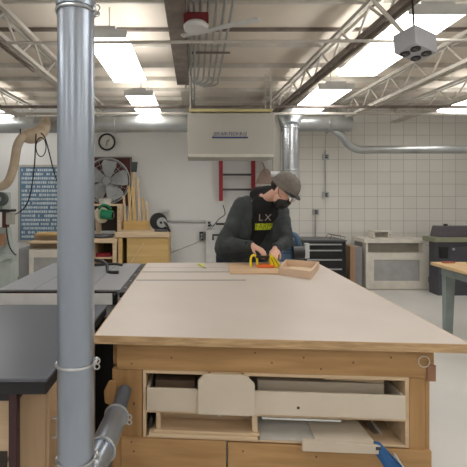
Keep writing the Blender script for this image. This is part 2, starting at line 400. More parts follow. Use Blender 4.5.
# ------------------------------------------------------------ workbench
def sh(v): return (v.x, v.y-.07*(v.x+.42), v.z)
bench = thing('workbench', (.33, 2.7, 0), 'big assembly workbench with pale beige top and pine frame in the foreground', 'workbench')
poly = [(-.42,1.765,.864),(1.085,1.655,.864),(1.075,3.74,.864),(-.42,3.70,.864)]
part('tabletop', MB().prism(poly,(0,0,.036)), beige_top, bench, .002)
part('edge_band', MB().bar((-.42,1.763,.882),(1.085,1.653,.882),.006,.034).bar((1.0865,1.655,.882),(1.0765,3.74,.882),.006,.034).bar((-.4215,1.765,.882),(-.4215,3.70,.882),.006,.034), ply_e, bench)
S = lambda: MB(sh)
part('apron', S().box(-.335,.97,1.80,1.84,.745,.864), pine, bench, .003)
part('apron', S().box(-.335,.97,3.58,3.62,.745,.864), pine, bench, .003)
part('apron', S().box(-.36,-.335,1.85,3.6,.745,.864), pine_y, bench, .003)
part('apron', S().box(.945,.97,1.85,3.6,.745,.864), pine_y, bench, .003)
for (a,b2) in ((-.355,-.225),(.872,.938)):
    for (c,e) in ((1.805,1.90),(3.48,3.575)):
        part('leg', S().box(a,b2,c,e,0,.745), pine_z, bench, .004)
part('leg_board', S().box(.94,.958,1.81,1.90,.30,.745), pine_z, bench, .003)
part('leg_gusset', S().cyl((-.30,1.803,.70),(-.30,1.80,.70),.01,n=8), pine_z, bench)
part('leg_gusset', S().prism([(-.385,1.795,.60),(-.335,1.795,.58),(-.335,1.795,.70),(-.37,1.795,.69),(-.39,1.795,.65)],(0,.02,0)), pine_z, bench, .003)
part('stretcher', S().box(-.315,.13,1.795,1.835,.31,.457), pine, bench, .003)
part('stretcher', S().box(.138,.958,1.795,1.835,.31,.452), pine, bench, .003)
part('stretcher', S().box(-.315,.958,3.50,3.54,.31,.45), pine, bench, .003)
for (kx,kz) in ((-.1,.80),(.25,.83),(.32,.79),(.45,.815),(.52,.77),(.65,.80),(.8,.825),(-.27,.77),(-.26,.60),(-.27,.44),(-.26,.40),(.2,.42),(.5,.41)):
    part('knot', S().cyl((kx,1.7985 if kz>.5 and kz>.74 else 1.7935,kz),(kx,1.81,kz),.004,n=12), mat('wood knot',(120,80,50),.6), bench)
car = part('storage_case', S().box(-.222,-.208,1.80,2.7,.458,.745).box(.856,.871,1.80,2.7,.458,.745).box(-.208,.856,1.80,2.7,.458,.466).box(-.208,.856,1.80,2.7,.731,.745).box(-.208,.856,2.69,2.7,.466,.731), ply, bench, .0015)
part('shelf', S().box(-.208,.856,1.80,2.69,.565,.576), ply, car, .001)
part('corner_plate', S().box(.94,.972,1.792,1.80,.735,.80), mat('plate',(150,108,84),.6), bench)
part('ring_pull', S().ring((.925,1.79,.815),(0,1,0),.022,.002), steel_l, bench)
for y,xe in ((3.25,.27),(2.93,.355)):
    part('groove_track', MB().box(-.41,xe,y-.009,y+.009,.9,.9015), tracks, bench, smooth=False)
part('seam_groove', MB().box(-.42,.25,3.45,3.453,.9,.9005), tracks, bench, smooth=False)

# stored things under the bench
t = thing('shallow_tray', (.33,1.85,.576), 'long shallow plywood tray filling the upper shelf of the bench', 'tray')
part('front_board', S().box(-.204,.115,1.788,1.80,.578,.674).box(.118,.852,1.788,1.80,.578,.674), mel, t, .0015)
part('back_board', S().box(-.204,.852,2.45,2.462,.578,.674), mel, t)
part('side_board', S().box(-.204,-.192,1.80,2.45,.578,.674), mel, t)
part('side_board', S().box(.84,.852,1.80,2.45,.578,.674), mel, t)
part('tray_bottom', S().box(-.192,.84,1.80,2.45,.578,.586), mel, t)
part('knob_hole', S().cyl((.425,1.7875,.612),(.425,1.789,.612),.006,n=12), darkin, t)
part('latch_tab', S().box(.095,.108,1.785,1.80,.566,.577), white_p, t)
t = thing('clipped_panel', (.12,1.78,.58), 'pale upright panel with clipped upper corners in front of the upper tray', 'panel')
part('panel', S().prism([(.012,1.768,.58),(.012,1.768,.716),(.042,1.768,.7445),(.208,1.768,.7445),(.245,1.768,.712),(.245,1.768,.58)],(0,.02,0)), mel, t, .002)
part('ledge', S().box(.03,.225,1.79,2.0,.728,.738), mel, t)
part('knob', S().cyl((.06,1.80,.744),(.06,1.80,.738),.006).cyl((.2,1.80,.744),(.2,1.80,.738),.006), mat('copper knob',(160,90,60),.4,.5), t)
for i,(a,b2,c,e,z0,z1,lb) in enumerate([(.27,.80,1.86,2.4,.588,.69,'thick grey board slab in the right half of the upper bench tray'),(-.18,.0,1.9,2.4,.588,.66,'brown board block at the left end of the upper bench tray')]):
    tag(part('stored_board', S().box(a,b2,c,e,z0,z1), mel if i==0 else mat('brown board',(140,118,98),.7), None, .002), lb, 'board')
tag(part('stored_board', S().prism([(.55,1.86,.70),(.80,1.86,.692),(.80,2.5,.692),(.45,2.5,.70)],(0,0,.02)), birch, None, .001), 'tan board lying on top of the grey slab at the upper right shelf', 'board')
t = thing('open_box', (.05,1.85,.50), 'small open fronted plywood box in the lower left shelf of the bench', 'box')
part('end_panel', S().box(-.165,-.147,1.81,2.0,.492,.563), birch, t, .001)
part('end_panel', S().box(.24,.262,1.81,2.0,.492,.563), birch, t, .001)
part('back_panel', S().box(-.147,.24,1.90,1.91,.494,.563), birch, t)
part('base_panel', S().box(-.175,.27,1.80,2.0,.482,.492), birch, t, .001)
tag(part('stored_board', S().box(-.195,.26,1.795,2.2,.467,.481), birch, None, .001), 'flat pale board under the small open plywood box', 'board')
tag(part('dark_block', S().prism([(-.202,1.83,.485),(-.188,1.83,.485),(-.182,1.83,.525),(-.195,1.83,.53)],(0,.2,0)), darkin, None, .001), 'dark slim block leaning at the lower left corner of the shelf', 'block')
W = [(.272,.46,1.82,2.4,.468,.480,8,birch,'white board leaning in the lower shelf beside the small open box'),
     (.47,.68,1.80,2.35,.470,.482,0,white_p,'white board lying flat in the middle of the lower shelf')]
tag(part('stored_board', S().prism([(.272,1.80,.468),(.55,1.80,.468),(.55,2.1,.556),(.272,2.1,.556)],(0,.012,.004)), mat('white board',(198,194,186),.5), None, .001), 'broad whitish board sloping up in the lower shelf beside the small open box', 'board')
tag(part('stored_board', S().prism([(.50,1.77,.462),(.74,1.77,.462),(.66,2.1,.54),(.47,2.1,.54)],(0,-.004,.012)), mel, None, .001), 'cream board sloping toward the front right of the lower shelf', 'board')
tag(part('stored_board', S().prism([(.435,1.758,.452),(.74,1.758,.452),(.74,1.758,.486),(.435,1.758,.50)],(0,.012,.0)), mel, None, .001), 'thin pale board resting on edge over the lower right pine rail', 'board')
tag(part('stored_board', S().box(.28,.60,1.796,2.3,.556,.5635), white_p, None, .0005), 'thin white strip board tucked right under the middle shelf', 'board')
t = thing('bar_clamp', (.72,1.78,.46), 'bright blue bar clamp with silver rail poking out of the lower right shelf', 'clamp')
part('rail', S().bar((.735,2.15,.555),(.80,1.70,.40),.022,.008,(0,.3,1)), alum, t)
part('edge_rail', S().bar((.755,2.15,.553),(.825,1.70,.40),.006,.012), white_p, t)
bl = part('jaw', S().prism([(.725,1.77,.49),(.745,1.76,.492),(.80,1.70,.44),(.83,1.69,.40),(.83,1.69,.36),(.775,1.70,.37),(.73,1.76,.44)],(0,.02,0)), blue, t, .003)
part('screw', S().cyl((.722,1.765,.475),(.745,1.765,.475),.010,n=12).cyl((.728,1.765,.455),(.742,1.765,.455),.006,n=10), mat('dark steel',(70,74,84),.4,.6), t)

# ------------------------------------------------------------ things on the bench
t = thing('plywood_offcut', (.45,3.4,.9), 'thin tan plywood board on the bench under the yellow hand tool', 'board')
part('board', MB().prism([(.262,3.16,.9),(.66,3.13,.9),(.70,3.60,.9),(.29,3.62,.9)],(0,0,.012)), wood('tan ply',(214,184,150),(198,164,128),'x',4), t, .001)
t = thing('open_wooden_box', (.8,3.2,.9), 'shallow open topped wooden box on the bench right of the yellow tool', 'box')
A,B,C,D = [Vector(p) for p in ((.63,3.13,.9),(.815,2.965,.9),(1.00,3.40,.9),(.765,3.52,.9))]
up = Vector((0,0,.056))
for (p,q) in ((A,B),(B,C),(C,D),(D,A)):
    part('side_panel', MB().bar(p+up/2,q+up/2,.012,.056), mat('box wood',(214,188,164),.6,c2=(204,176,150),scale=4), t)
part('box_bottom', MB().prism([A,B,C,D],(0,0,.006)), birch, t)
t = thing('marker_pen', (X(201,3.5),3.5,.9), 'small yellow green marker lying near the far edge of the bench', 'marker')
part('body', MB().bar((.035,3.58,.908),(.07,3.44,.908),.022,.016), mat('lime plastic',(214,216,90),.5), t, .004)
part('tip', MB().bar((.068,3.45,.908),(.088,3.40,.906),.014,.010), greyg, t)
# yellow tool
t = thing('push_block', (.59,3.42,.912), 'yellow and orange hand tool gripped by the person on the bench', 'tool')
TY = 3.40
part('base', MB().box(.50,.635,TY-.04,TY+.05,.912,.935), orange, t, .006)
part('front_handle', MB().tube([(.452,TY,.918),(.450,TY,.97),(.458,TY,1.0),(.478,TY,1.008),(.50,TY,.985),(.505,TY,.93)],.0095,10,5), yellow, t)
part('body', MB().prism([(.60,TY-.03,1.0),(.622,TY-.03,1.012),(.655,TY-.03,.985),(.692,TY-.03,.925),(.675,TY-.03,.913),(.61,TY-.03,.918)],(0,.07,0)), yellow, t, .004)
part('rib', MB().bar((.628,TY-.033,1.0),(.675,TY-.033,.925),.004,.006).bar((.612,TY-.033,.99),(.64,TY-.033,.925),.004,.006), mat('dark yellow',(150,130,20),.5), t)
part('nose', MB().prism([(.672,TY-.035,.93),(.70,TY-.035,.912),(.672,TY-.035,.912)],(0,.06,0)), black, t, .002)
part('handle_bar', MB().cyl((.49,TY,.995),(.61,TY,.995),.011,n=14), black, t)

# ------------------------------------------------------------ person
per = thing('person', (.42,4.05,0), 'person in grey cap, black mask and dark jacket leaning over the bench', 'person')
HC = Vector((X(283,3.62), 3.62, Z(191,3.62)))
fwd = Vector((.60,-.50,-.66)).normalized(); side = fwd.cross(Vector((.1,0,1))).normalized(); upv = side.cross(fwd).normalized()
HM = Matrix((side, -fwd*-1, upv)).transposed()      # local x=side(right), y=forward, z=up
HS = 1.12; HM = HM*HS
def hp(x,y,z): return HC + HM@Vector((x,y,z))
hips = Vector((.40,4.06,.95)); chest = Vector((.57,3.90,1.27)); neckb = Vector((.625,3.83,1.43))
shR = Vector((.435,3.86,1.40)); shL = Vector((.785,3.82,1.33))
elR = Vector((.262,3.76,1.05)); wrR = Vector((.482,3.54,1.070))
elL = Vector((.815,3.74,1.09)); wrL = Vector((.675,3.53,1.045))
# body (one surface: head, neck, torso, arms, hands, legs)
bd = MB()
bd.ball(HC+HM@Vector((0,-.012,.035)), (.077,.097,.09), HM)          # cranium
bd.ball(hp(0,.03,-.045), (.058,.062,.075), HM)                       # jaw
bd.ball(hp(0,.093,-.015), (.013,.024,.026), HM); bd.ball(hp(0,.073,.02), (.011,.02,.03), HM)   # nose
bd.ball(hp(0,.072,-.058), (.026,.022,.014), HM); bd.ball(hp(0,.062,-.098), (.024,.022,.018), HM)
for s in (-1,1):
    bd.ball(hp(s*.077,-.008,-.005), (.009,.02,.034), HM)
    bd.ball(hp(s*.034,.070,.030), (.026,.018,.010), HM)              # brow
bd.cap(hp(0,-.03,-.04), neckb, .052, .06)
bd.cap(neckb, chest, .10, .14); bd.cap(chest, hips, .13, .14)
bd.cap(shR+Vector((.05,0,0)), neckb, .06,.06); bd.cap(shL-Vector((.05,0,0)), neckb, .06,.06)
for s_,e_,w_ in ((shR,elR,wrR),(shL,elL,wrL)):
    bd.cap(s_,e_,.052,.042); bd.cap(e_,w_,.040,.027)
for s,x in ((-1,.30),(1,.50)):
    hp_ = Vector((x,4.07,.90)); kn = Vector((x-.01,4.06,.50)); an = Vector((x,4.12,.09))
    bd.cap(hp_,kn,.085,.058); bd.cap(kn,an,.056,.038); bd.cap(an+Vector((0,0,-.04)), an+Vector((0,-.14,-.055)), .035,.03)
# hands
def hand(w, dirv, palmn, thumb, curl):
    d = Vector(dirv).normalized(); n_ = Vector(palmn).normalized(); s = d.cross(n_).normalized()*thumb
    w = w.copy(); pc = w + d*.05
    M = Matrix((s, d, n_)).transposed()
    bd.ball(pc, (.042,.052,.017), M); bd.cap(w, w+d*.03, .026,.024)
    for i,(off,ln) in enumerate(((.030,.072),(.010,.080),(-.010,.074),(-.029,.058))):
        a = w+d*.088+s*off; d1 = (d*math.cos(curl[0])+n_*math.sin(curl[0])); b = a+d1*ln*.45
        d2 = (d*math.cos(curl[1])+n_*math.sin(curl[1])); c = b+d2*ln*.32; d3 = (d*math.cos(curl[2])+n_*math.sin(curl[2])); e = c+d3*ln*.26
        bd.cap(a-d*.03,a,.0095,.0095); bd.cap(a,b,.0092,.0085); bd.cap(b,c,.0085,.0078); bd.cap(c,e,.0078,.0068)
    a = w+d*.025+s*.03; b = a+(d*.6+s*.5+n_*.5).normalized()*.042; c = b+(d*.75+n_*.65+s*.05).normalized()*.03
    bd.cap(a,b,.013,.0105); bd.cap(b,c,.0102,.0085)
hand(wrR, (.62,-.55,-.28), (.1,.0,-1), -1, (.55,1.25,1.9))
hand(wrL, (-.25,-.62,-.42), (0,.25,-1), 1, (.5,1.2,1.8))
blob('body', bd, skin, per, .006, 3)
for s in (-1,1):
    e = part('eye', MB().ball(hp(s*.032,.078,.008), .0115, n=16, m=10), white_p, per)
    part('iris', MB().ball(hp(s*.032,.0865,.005), .0055, n=12, m=8), hair_m, e)
# trousers, shoes
tr = MB()
for x in (.30,.50): tr.cap((x,4.07,.90),(x-.01,4.06,.50),.10,.075); tr.cap((x-.01,4.06,.50),(x,4.12,.10),.075,.062)
tr.cap((.33,4.07,.93),(.48,4.07,.93),.12)
blob('trousers', tr, jeans, per, .012, 4)
for x in (.30,.50):
    k = part('shoe', MB().cap((x,4.14,.055),(x,3.97,.045),.052,.045), shoe_m, per)
    part('sole', MB().prism([(x-.045,4.19,0),(x+.045,4.19,0),(x+.05,3.95,0),(x+.03,3.91,0),(x-.03,3.91,0),(x-.05,3.95,0)],(0,0,.02)), black, k)
# hoodie: torso core, hood bulk and collar
hd = MB()
hd.cap(neckb+Vector((0,0,-.05)), chest, .13,.165); hd.cap(chest, hips+Vector((.05,.0,.05)), .165,.16)
hd.cap(neckb+Vector((-.03,.05,.03)), neckb+Vector((.06,-.02,.02)), .085,.085)     # hood rolled at the neck
hd.cap(neckb+Vector((-.05,.03,.07)), neckb+Vector((.05,.03,.09)), .075,.07)
hd.cap(neckb+Vector((-.04,-.03,.0)), neckb+Vector((.06,-.08,-.03)), .07,.07)
hd.cap(neckb+Vector((.02,-.02,.05)), neckb+Vector((.07,-.09,.0)), .062,.06)
hd.cap(shL+Vector((-.1,-.03,0)), chest+Vector((.10,-.05,0)), .08,.10)
hoodie = blob('hoodie', hd, hood_m, per, .012, 6)
# jacket, open at the front
jk = MB()
jk.cap(shR+Vector((.03,.02,.0)), neckb+Vector((-.05,.06,-.03)), .095,.08)
jk.cap(shL+Vector((-.03,.03,.0)), neckb+Vector((.02,.07,-.03)), .075,.08)
jk.cap(shR, elR, .092,.078); jk.cap(elR, wrR-(wrR-elR).normalized()*.03, .074,.046)
jk.cap(shL, elL, .074,.066); jk.cap(elL, wrL-(wrL-elL).normalized()*.03, .062,.044)
jk.cap(shR+Vector((.05,.03,-.05)), Vector((.315,3.99,1.0)), .13,.135)               # right body panel
jk.cap(Vector((.315,3.99,1.0)), Vector((.36,4.01,.93)), .135,.12)
jk.cap(shL+Vector((-.02,.05,-.05)), Vector((.66,4.0,1.02)), .10,.12)
jk.cap(chest+Vector((0,.08,0)), hips+Vector((0,.04,.0)), .17,.17)
jk.cap(Vector((.30,3.96,.98)), Vector((.60,3.99,.93)), .115,.11)
jk.cap(Vector((.51,3.80,1.38)), Vector((.445,3.79,1.12)), .045,.06)                  # lapel fold
jk.cap(Vector((.735,3.77,1.34)), Vector((.715,3.78,1.10)), .035,.045)
jacket = blob('jacket', jk, jacket_m, per, .011, 5)
tx = bpy.data.textures.new('folds', 'CLOUDS'); tx.noise_scale = .09
md = jacket.modifiers.new('folds', 'DISPLACE'); md.texture = tx; md.strength = .028; md.mid_level = .5; md.texture_coords = 'LOCAL'
bake(jacket)
for w_,e_ in ((wrR,elR),(wrL,elL)):
    d = (w_-e_).normalized(); part('cuff', MB().cyl(w_-d*.045,w_-d*.005,.044,.037,n=20), hood_m, jacket)
for k in range(4):
    pass
# print on the hoodie
def decal(mb, cx, cz, obj, m, name):
    bv = BVHTree.FromPolygons([v.co+Vector((.42,4.05,0)) for v in obj.data.vertices], [tuple(p.vertices) for p in obj.data.polygons])
    out = []
    for v in mb.v:
        h = bv.ray_cast(Vector((cx+v.x, 2.5, cz+v.y)), Vector((0,1,0)))
        y = h[0].y if h[0] else 3.75
        out.append(Vector((cx+v.x, y-.004-v.z, cz+v.y)))
    mb.v = out; return part(name, mb, m, per)
cxp = X(264,3.74)
mb = text_mesh('LX', .085, 1.3); decal(mb, cxp+.005, Z(219.5,3.74)-.01, hoodie, mat('pale print',(170,160,160),.7), 'chest_print')
mb = text_mesh('FARM', .072, 1.0); sc = .145/(max(v.x for v in mb.v)-min(v.x for v in mb.v)); mb.v = [Vector((v.x*sc,v.y*1.1,v.z)) for v in mb.v]
mb2 = MB().add([v.copy() for v in mb.v], mb.f)
g = MB()
for i in range(12):
    for j in range(3):
        x0_=-.078+i*.013; z0_=-.006+j*.020; g.add([(x0_,z0_,0),(x0_+.0131,z0_,0),(x0_+.0131,z0_+.0201,0),(x0_,z0_+.0201,0)],[(0,1,2,3)])
decal(g, cxp, Z(229.5,3.74), hoodie, hiviz, 'chest_patch')
for v in mb2.v: v.z += .002
decal(mb2, cxp, Z(229.5,3.74)+.002, hoodie, mat('olive print',(120,130,20),.7), 'chest_print')
# mask, glasses, cap, hair
mk = MB().ball(hp(0,.050,-.062), (.060,.062,.050), HM); mk.ball(hp(0,.088,-.034),(.024,.028,.030),HM); mk.ball(hp(0,.045,-.088),(.052,.052,.040),HM)
blob('face_mask', mk, black, per, .007, 5)
part('ear_loop', MB().tube([hp(.068,.05,-.03),hp(.08,.02,-.02),hp(.086,-.01,.02)],.0025,6).tube([hp(-.068,.05,-.03),hp(-.08,.02,-.02),hp(-.086,-.01,.02)],.0025,6), black, per)
gl = part('safety_glasses', MB().tube([hp(-.080,-.01,.02),hp(-.080,.06,.028),hp(-.066,.098,.028),hp(0,.112,.034),hp(.066,.098,.028),hp(.080,.06,.028),hp(.080,-.01,.02)],.0045,8,5), black, per)
part('lens', MB().prism([hp(-.064,.103,.030),hp(-.01,.114,.030),hp(-.012,.112,-.008),hp(-.04,.108,-.018),hp(-.066,.098,-.002)],HM@Vector((0,.002,0))).prism([hp(.064,.103,.030),hp(.01,.114,.030),hp(.012,.112,-.008),hp(.04,.108,-.018),hp(.066,.098,-.002)],HM@Vector((0,.002,0))), lens, gl)
# cap: dome above the brow, with short brim
cp = MB(); prof = []
for j in range(0,11):
    a = j/10*PI/2; prof.append((.103*math.cos(a)**.85 if a<PI/2-.01 else .0005, .095*math.sin(a)))
CM = Matrix.Rotation(math.radians(8),3,side); M2 = HM@Matrix.Diagonal((.90,1.12,1.12))
cp.lathe([(.099,-.018)]+prof, hp(0,-.006,.044), 32, M2)
cap_o = part('cap', cp, cap_m, per)
part('cap_band', MB().lathe([(.102,-.022),(.106,-.018),(.106,.004),(.102,.008)], hp(0,-.006,.044), 32, M2), cap_m, cap_o)
bp = [hp(-.066,.075,.038),hp(-.058,.118,.034),hp(-.03,.142,.030),hp(0,.150,.029),hp(.03,.142,.030),hp(.058,.118,.034),hp(.066,.075,.038)]
part('brim', MB().prism(bp, HM@Vector((0,0,.006))), hair_m, cap_o, .002)
part('button', MB().ball(hp(0,-.006,.152), .008), cap_m, cap_o)
hr = MB().ball(hp(0,-.050,.012), (.079,.070,.058), HM)
blob('hair', hr, hair_m, per, .008, 3)

# ------------------------------------------------------------ near table (dark top)
t = thing('router_table', (-1.2,1.85,0), 'dark grey topped machine table with thick black edge at the lower left', 'table')
part('tabletop', MB().box(-2.3,-.488,1.385,2.34,.868,.88), black_top, t, .003)
part('edge_apron', MB().box(-2.295,-.492,1.389,2.335,.826,.867), blackm, t, .003)
cbt = part('cabinet_body', MB().box(-2.2,-.523,1.47,2.2,.06,.826), ply_z, t, .003)
part('front_panel', MB().box(-1.3,-.632,1.455,1.47,.58,.775), ply, cbt, .002)
part('front_panel', MB().box(-1.3,-.632,1.455,1.47,.08,.56), ply, cbt, .002)
part('slot', MB().box(-1.2,-.65,1.453,1.456,.52,.60), darkin, cbt)
part('under_rail', MB().box(-2.2,-.60,1.42,1.468,.79,.826), blackm, t, .002)
part('leg', MB().box(-.622,-.595,1.40,1.43,0,.826), mat('maroon steel',(66,40,44),.5,.2), t, .002)
part('leg', MB().box(-2.25,-2.22,1.40,1.43,0,.826), mat('maroon steel',(66,40,44),.5,.2), t, .002)
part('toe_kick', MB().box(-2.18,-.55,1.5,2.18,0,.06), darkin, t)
h = part('side_door', MB().box(-.523,-.512,1.475,2.16,.12,.80), ply_z, t, .002)
part('handle', MB().tube([(-.512,1.50,.69),(-.494,1.50,.688),(-.491,1.50,.66),(-.494,1.50,.626),(-.512,1.50,.622)],.004,8,4), alum, h)

t = thing('gap_shade_box', (-.53,2.5,0), 'added black box standing in for the shade in the gap between the dark table and the bench', 'cabinet')  # added black box, gives the shade seen between table and bench
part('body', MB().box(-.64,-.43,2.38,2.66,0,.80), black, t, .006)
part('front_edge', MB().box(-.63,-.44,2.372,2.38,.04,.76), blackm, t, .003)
# second saw
t = thing('table_saw', (-.87,3.25,0), 'cast iron topped table saw with white front rail behind the dark table', 'table saw')
part('tabletop', MB().box(-1.285,-.485,2.72,3.8,.845,.88), iron, t, .004)
part('front_rail', MB().cyl((-2.4,2.70,.835),(-.56,2.70,.835),.001,n=6).box(-2.4,-.525,2.665,2.715,.79,.868), white_p, t, .012)
part('rail_end_cap', MB().box(-.525,-.495,2.66,2.715,.785,.872), black, t, .01)
part('fence_strip', MB().box(-2.4,-.5,2.668,2.716,.8695,.880), black, t, .001)
part('scale_tape', MB().box(-1.2,-.6,2.6665,2.668,.862,.869), red, t)
sr = part('side_rail', MB().box(-.483,-.445,2.68,3.82,.838,.872), blackm, t, .003)
for i in range(5):
    part('bolt', MB().cyl((-.464,2.8+i*.22,.872),(-.464,2.8+i*.22,.879),.012,n=12), grey_p, sr)
part('cabinet', MB().box(-1.2,-.56,2.85,3.7,.10,.845), white_p, t, .01)
part('base', MB().box(-1.18,-.58,2.87,3.68,0,.10), blackm, t)
for xm in (-.70,-1.05): part('miter_slot', MB().box(xm,xm+.012,2.72,3.8,.8801,.8806), grey_p, t)
part('throat_plate', MB().box(-.93,-.83,3.05,3.42,.8801,.883), mat('red insert',(150,60,60),.5), t)
part('blade_guard', MB().tube([(-.93,3.55,.885),(-.86,3.5,.95),(-.78,3.45,.955),(-.72,3.42,.93),(-.70,3.36,.895),(-.665,3.3,.888),(-.60,3.28,.892)],.014,10,5), black, t)
part('push_stick', MB().tube([(-.88,3.62,.895),(-.76,3.62,.90),(-.68,3.60,.905),(-.62,3.58,.90)],.012,8,4), black, t)

# ------------------------------------------------------------ back left counter group
CYF = 6.2
t = thing('plywood_counter', (-.8,6.6,0), 'yellow plywood counter against the back wall under the black chop saw', 'counter')
part('worktop', MB().box(X(115,CYF),X(169,CYF),CYF,6.9,Z(237.5,CYF),Z(232.5,CYF)), birch, t, .003)
part('front_panel', MB().box(X(127,CYF)-.005,X(167,CYF),CYF+.02,CYF+.05,.05,Z(238,CYF)), yply, t, .003)
part('side_panel', MB().box(X(167,CYF),X(168.2,CYF),CYF+.02,6.9,.0,Z(238,CYF)), yply, t, .002)
part('side_panel', MB().box(X(118,CYF),X(122,CYF),CYF+.02,6.9,.0,Z(238,CYF)), yply, t, .002)
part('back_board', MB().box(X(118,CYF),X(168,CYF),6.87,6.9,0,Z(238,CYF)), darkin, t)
part('support_wire', MB().cyl((X(131,6.18),6.18,Z(262,6.18)),(X(144,6.18),6.18,Z(243,6.18)),.006,n=6), birch, t)
t = thing('saw_bench', (-1.8,6.6,0), 'low birch shelf bench beneath the green miter saw', 'bench')
x0,x1 = X(64,6.2),X(117,6.2)
part('worktop', MB().box(x0,x1,6.2,6.9,Z(243,6.2),Z(239,6.2)), birch, t, .003)
for xx in (x0,X(90,6.2),x1-.07): part('side_panel', MB().box(xx,xx+.06,6.22,6.9,0,Z(243,6.2)), birch, t, .002)
part('shelf', MB().box(x0+.05,x1-.05,6.25,6.88,Z(258,6.2)-.02,Z(258,6.2)), birch, t)
part('back_board', MB().box(x0+.05,x1-.05,6.87,6.89,0,Z(243,6.2)), mat('olive back',(120,100,66),.8), t)
tag(part('red_case', MB().box(X(94,6.3),X(110,6.3),6.3,6.5,Z(258,6.2),Z(258,6.2)+.05), red, None, .005), 'red tool case lying on the shelf under the green saw', 'case')
# miter saw
t = thing('miter_saw', (X(103,6.4),6.4,Z(239,6.2)), 'green miter saw standing on the low birch bench', 'saw')
zb = Z(239,6.2)
part('turntable', MB().lathe([(.02,0),(.15,0),(.155,.03),(.14,.05),(.02,.052)],(X(103,6.4),6.42,zb)), mat('dark cast',(86,86,92),.5,.4), t)
part('fence', MB().box(X(93,6.45),X(115,6.45),6.47,6.49,zb+.05,zb+.10), alum, t, .003)
part('arm', MB().bar((X(99,6.5),6.5,zb+.03),(X(98,6.5),6.45,zb+.42),.06,.07), cream, t)
part('blade_cover', MB().cyl((X(100,6.38),6.40,Z(215,6.4)),(X(103,6.38),6.36,Z(215,6.4)),.12,n=28), mat('ivory guard',(190,180,158),.5), t)
mo = part('motor', MB().cyl((X(102,6.38),6.36,Z(214,6.38)),(X(113,6.38),6.34,Z(215,6.38)),.075,.068,n=24), green, t)
part('motor_cap', MB().cyl((X(113,6.38),6.34,Z(215,6.38)),(X(114.5,6.38),6.34,Z(215,6.38)),.06,.04,n=20), black, mo)
part('handle', MB().tube([(X(99,6.3),6.3,Z(209,6.3)),(X(103,6.3),6.26,Z(205,6.3)),(X(108,6.3),6.26,Z(205.5,6.3)),(X(111,6.3),6.3,Z(209,6.3))],.018,10,5), green, t)
t = thing('wooden_case', (X(108,6.75),6.75,Z(239,6.2)), 'open dark-lined wooden box behind the green miter saw', 'box')
xa_,xb_ = X(86,6.7),X(121.5,6.7); za,zc = zb,Z(204,6.7)
part('side', MB().box(xb_-.05,xb_,6.6,6.9,za,zc), birch, t, .002); part('side', MB().box(xa_,xa_+.05,6.6,6.9,za,zc), birch, t, .002)
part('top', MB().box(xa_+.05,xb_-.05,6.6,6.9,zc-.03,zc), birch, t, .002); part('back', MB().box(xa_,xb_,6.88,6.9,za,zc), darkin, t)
t = thing('white_bin', (X(105,6.7),6.72,zc), 'small white tub on top of the dark-lined wooden box', 'tub')
part('tub', MB().lathe([(.02,0),(.085,0),(.105,.085),(.11,.09),(.02,.09)],(X(105,6.72),6.74,zc)), white_p, t)
# lumber strips leaning
for i,(px,pt,w,l,m) in enumerate([(124,196,.03,'outermost left of the upright wood strips beside the wall fan',birch),(129,186,.035,'tall pale strip of wood second from left beside the wall fan',yply),(133,172,.04,'tallest amber strip of wood standing beside the wall fan',yply),(138,178,.03,'upright strip of wood right of the tallest amber strip',birch),(143,198,.03,'shorter strip of wood leaning near the right end of the row',yply),(147,202,.025,'last strip of wood at the right end of the row near the chop saw',birch)]):
    tag(part('wood_strip', MB().bar((X(px+2,6.80),6.80,.957),(X(px,7.05),7.03,Z(pt,7.05)),w*1.3,.02,(0,1,0)), m, None, .002), l, 'wood strip', 'wood strips beside the fan')
tag(part('strip_rack', MB().box(X(124,6.75),X(150,6.75),6.70,6.76,.957,1.10), yply, None, .003), 'low plywood trough holding the upright wood strips', 'trough')
t = thing('brush', (X(134,6.9),6.9,1.5), 'dark grey brush head standing upside down among the wood strips', 'brush')
part('bristles', MB().prism([(X(131.5,6.9),6.88,Z(172,6.9)),(X(136.5,6.9),6.88,Z(172,6.9)),(X(137.5,6.9),6.88,Z(162,6.9)),(X(131,6.9),6.88,Z(162,6.9))],(0,.05,0)), mat('bristle',(70,78,78),.9), t)
part('handle', MB().cyl((X(127,6.78),6.78,.957),(X(134,6.9),6.9,Z(171,6.9)),.012,n=8), birch, t)
# chop saw (black disc)
zt = Z(232.5,CYF)
t = thing('chop_saw', (X(161,6.4),6.4,zt), 'black round-guard chop saw on the right end of the yellow counter', 'saw')
part('base_plate', MB().box(X(155,6.4),X(168,6.4),6.32,6.58,zt,zt+.035), mat('dark cast',(86,86,92),.5,.4), t, .006)
part('guard', MB().lathe([(.04,-.03),(.125,-.03),(.135,-.015),(.135,.015),(.125,.03),(.04,.03)],(X(158.5,6.45),6.45,Z(221.5,6.45)),32,Matrix.Rotation(PI/2,3,'X')@Matrix.Identity(3)), black, t)
part('blade', MB().cyl((X(162,6.4),6.38,Z(222.5,6.4)),(X(162,6.4),6.385,Z(222.5,6.4)),.078,n=32), alum, t)
part('arbor', MB().cyl((X(161,6.37),6.36,Z(222.5,6.4)),(X(161,6.37),6.40,Z(222.5,6.4)),.02,n=16), black, t)
part('handle', MB().tube([(X(163,6.4),6.4,Z(221,6.4)),(X(167,6.4),6.38,Z(225,6.4)),(X(170,6.4),6.36,Z(232,6.4))],.018,10,5), black, t)
part('support', MB().bar((X(166,6.4),6.48,zt+.02),(X(160,6.4),6.45,Z(224,6.4)),.04,.05), blackm, t)
tag(part('wall_shelf_sheet', MB().prism([(X(157,6.95),6.95,Z(211.8,6.95)),(X(167,6.95),6.95,Z(211.4,6.95)),(X(169,7.28),7.28,Z(210,7.28)),(X(159,7.28),7.28,Z(210,7.28))],(0,0,.006)), white_p), 'small white sheet sticking out above the chop saw', 'sheet')

